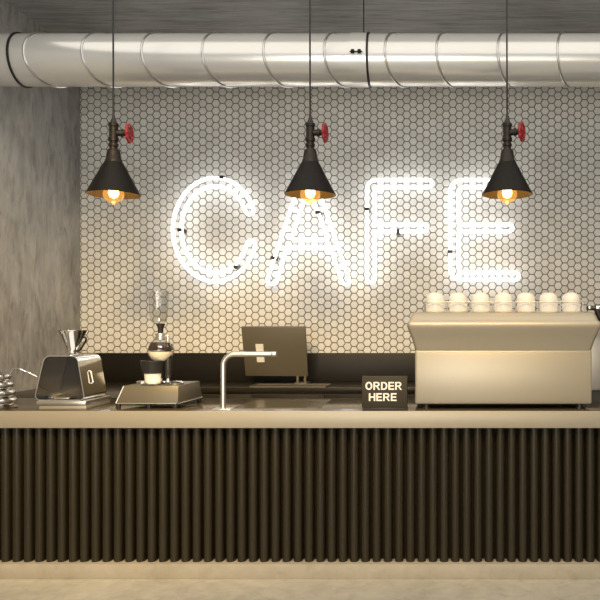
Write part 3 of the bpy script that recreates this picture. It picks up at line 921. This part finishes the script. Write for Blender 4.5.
# C: outline of an elliptical stroke
hwid = 4.15
ex, ey, erx, ery = 215.0, 229.6, 37.9, 47.6
a0, a1 = math.radians(24), math.radians(341.5)
out, inn = [], []
N_ = 64
for k in range(N_+1):
    a = a0 + (a1-a0)*k/N_
    x, y = ex + erx*math.cos(a), ey - ery*math.sin(a)
    nx, ny = ery*math.cos(a), -erx*math.sin(a); l = math.hypot(nx, ny); nx, ny = nx/l, ny/l
    out.append((x+nx*hwid, y+ny*hwid)); inn.append((x-nx*hwid, y-ny*hwid))
def endcap(p, q, sgn):
    cx, cy = (p[0]+q[0])/2, (p[1]+q[1])/2; r = math.hypot(p[0]-q[0], p[1]-q[1])/2
    a = math.atan2(p[1]-cy, p[0]-cx)
    return [(cx + r*math.cos(a+sgn*PI*k/8), cy + r*math.sin(a+sgn*PI*k/8)) for k in range(1, 8)]
C_loop = out + endcap(out[-1], inn[-1], -1) + inn[::-1] + endcap(inn[0], out[0], -1)
# make sure the caps bulge outwards
def bulges(cap, other): return True
C_up = endcap(out[-1], inn[-1], -1); C_up2 = endcap(out[-1], inn[-1], 1)
far = lambda cap: cap[3][1]
capA = min((C_up, C_up2), key=far)      # lower terminal turns upwards
capB = max((endcap(inn[0], out[0], -1), endcap(inn[0], out[0], 1)), key=far)   # upper terminal turns downwards
C_loop = out + capA + inn[::-1] + capB
letter('C', 'white neon letter C on the hexagon tiles', [C_loop], [(222, 177.6, 0.05), (180.3, 230, PI/2*0), (236, 267.2, .5)], 215, 230)
A_out = f2([(300.4, 177.5), (315.0, 177.5), (346.2, 283.0), (341.6, 283.4), (330.4, 247.3), (286.6, 247.3), (276.0, 283.4), (266.6, 283.0)], [4, 4, 4, 4, 1.5, 1.5, 4, 4])
A_out = f2([(301.2, 177.5), (314.6, 177.5), (350.6, 284.0), (342.6, 284.0), (330.4, 247.3), (286.6, 247.3), (276.2, 284.0), (265.8, 284.0)], [5, 5, 4.2, 4.2, 1.5, 1.5, 4.2, 4.2])
A_in = f2([(308.3, 187.5), (328.6, 239.4), (291.0, 239.4)], [2.5, 2, 2])
letter('A', 'white neon letter A on the hexagon tiles', [A_out, A_in], [(318, 212.6, .1), (273.2, 258, .3)], 309, 230)
F_l = f2([(367, 180), (432.2, 180), (432.2, 187.2), (375, 187.2), (375, 224.3), (427.2, 224.3), (427.2, 231.4), (375, 231.4), (375, 282.2), (367, 282.2)],
         [9, 3.6, 3.6, 1.5, 1.5, 3.5, 3.5, 1.5, 4, 4])
letter('F', 'white neon letter F on the hexagon tiles', [F_l], [(366.8, 209.3, 0), (398.2, 231.8, PI/2)], 398, 230)
E_l = f2([(450.2, 180), (515, 180), (515, 187.2), (458.6, 187.2), (458.6, 224.3), (512.3, 224.3), (512.3, 231.4), (458.6, 231.4), (458.6, 272.4), (518.6, 272.4), (518.6, 279.8), (450.2, 279.8)],
         [11, 3.6, 3.6, 5, 1.5, 3.5, 3.5, 1.5, 5, 3.6, 3.6, 11])
letter('E', 'white neon letter E on the hexagon tiles', [E_l], [(450.0, 251.8, 0)], 485, 230)

# ------------------------------------------------------------------ lights
def area(name, loc, target, sx, sy, power, col, spread=180):
    L = bpy.data.lights.new(name, 'AREA'); L.shape = 'RECTANGLE'; L.size = sx; L.size_y = sy
    L.energy = power; L.color = col; L.spread = math.radians(spread)
    o = bpy.data.objects.new(name, L); C.objects.link(o); o.location = loc
    o.rotation_euler = (Vector(target)-Vector(loc)).to_track_quat('-Z', 'Y').to_euler()
    return o
def spot(name, loc, target, power, col, cone):
    L = bpy.data.lights.new(name, 'SPOT'); L.energy = power; L.color = col; L.spot_size = math.radians(cone); L.spot_blend = 1.0; L.shadow_soft_size = .22
    o = bpy.data.objects.new(name, L); C.objects.link(o); o.location = loc
    o.rotation_euler = (Vector(target)-Vector(loc)).to_track_quat('-Z', 'Y').to_euler()
    return o
for i, (a, b_) in enumerate(wins):
    area('added_window_fill_%d' % (i+1), ((a+b_)/2, YF+.02, 1.9), ((a+b_)/2, 5, 1.9), b_-a-.1, 2.7, (68, 36, 14)[i], (0.95, 0.98, 1.0))  # added fill at the unseen windows, strongest on the left to side-light the ribs
# added warm fill without fixtures, low and aimed at the bar
area('warm_front_fill', (-1.6, -2.2, 1.3), (-1.2, 5.5, 0.9), 3.2, 1.0, 9, (1.0, 0.76, 0.42), 90)
area('warm_front_fill', (1.2, -2.2, 1.3), (0.8, 5.5, 0.9), 3.2, 1.0, 7, (1.0, 0.76, 0.42), 90)
for x_, tx_, e_ in ((-1.2, -3.9, 560), (-1.9, -1.9, 360), (-.4, -.4, 380), (1.1, 1.1, 230)):
    spot('warm_fill_spot', (x_, 1.2, 4.0), (tx_, 7.2, 4.0-6*math.tan(math.radians(36))), e_, (1.0, 0.69, 0.30), 54)  # unseen spots added to warm the lower wall, counter and floor
area('added_ceiling_fill', (-.3, 3.4, H-.05), (-.3, 3.4, 0), 5.8, 3.4, 62, (1.0, 0.96, 0.89))  # unseen panel added to brighten the duct's reflection and the floor
for i, (px, lb) in enumerate(ll):
    L = bpy.data.lights.new('bulb_glow', 'POINT'); L.energy = 0.5; L.color = (1.0, 0.62, 0.25); L.shadow_soft_size = .03
    o = bpy.data.objects.new('bulb_glow', L); C.objects.link(o); o.location = (X(px, dl), dl, zrim - .085)

wd = bpy.data.worlds.new('sky'); S.world = wd; wd.use_nodes = True
wd.node_tree.nodes['Background'].inputs['Color'].default_value = (.75, .8, .85, 1)
wd.node_tree.nodes['Background'].inputs['Strength'].default_value = .6

# ------------------------------------------------------------------ camera
cam = bpy.data.cameras.new('camera'); co = bpy.data.objects.new('camera', cam); C.objects.link(co)
co.location = (0, 0, EYE); co.rotation_euler = (PI/2, 0, 0)
cam.sensor_width = 36; cam.lens = FPX/600*36
cam.shift_x = -(VPX-300)/600; cam.shift_y = (VPY-300)/600
S.camera = co
vs = S.view_settings
S.display_settings.display_device = 'sRGB'
vs.view_transform = 'Standard'; vs.look = 'None'; vs.gamma = 1; vs.use_curve_mapping = False
vs.exposure = 0.35
S.cycles.use_denoising = True
S.cycles.max_bounces = 8
S.cycles.sample_clamp_indirect = 6
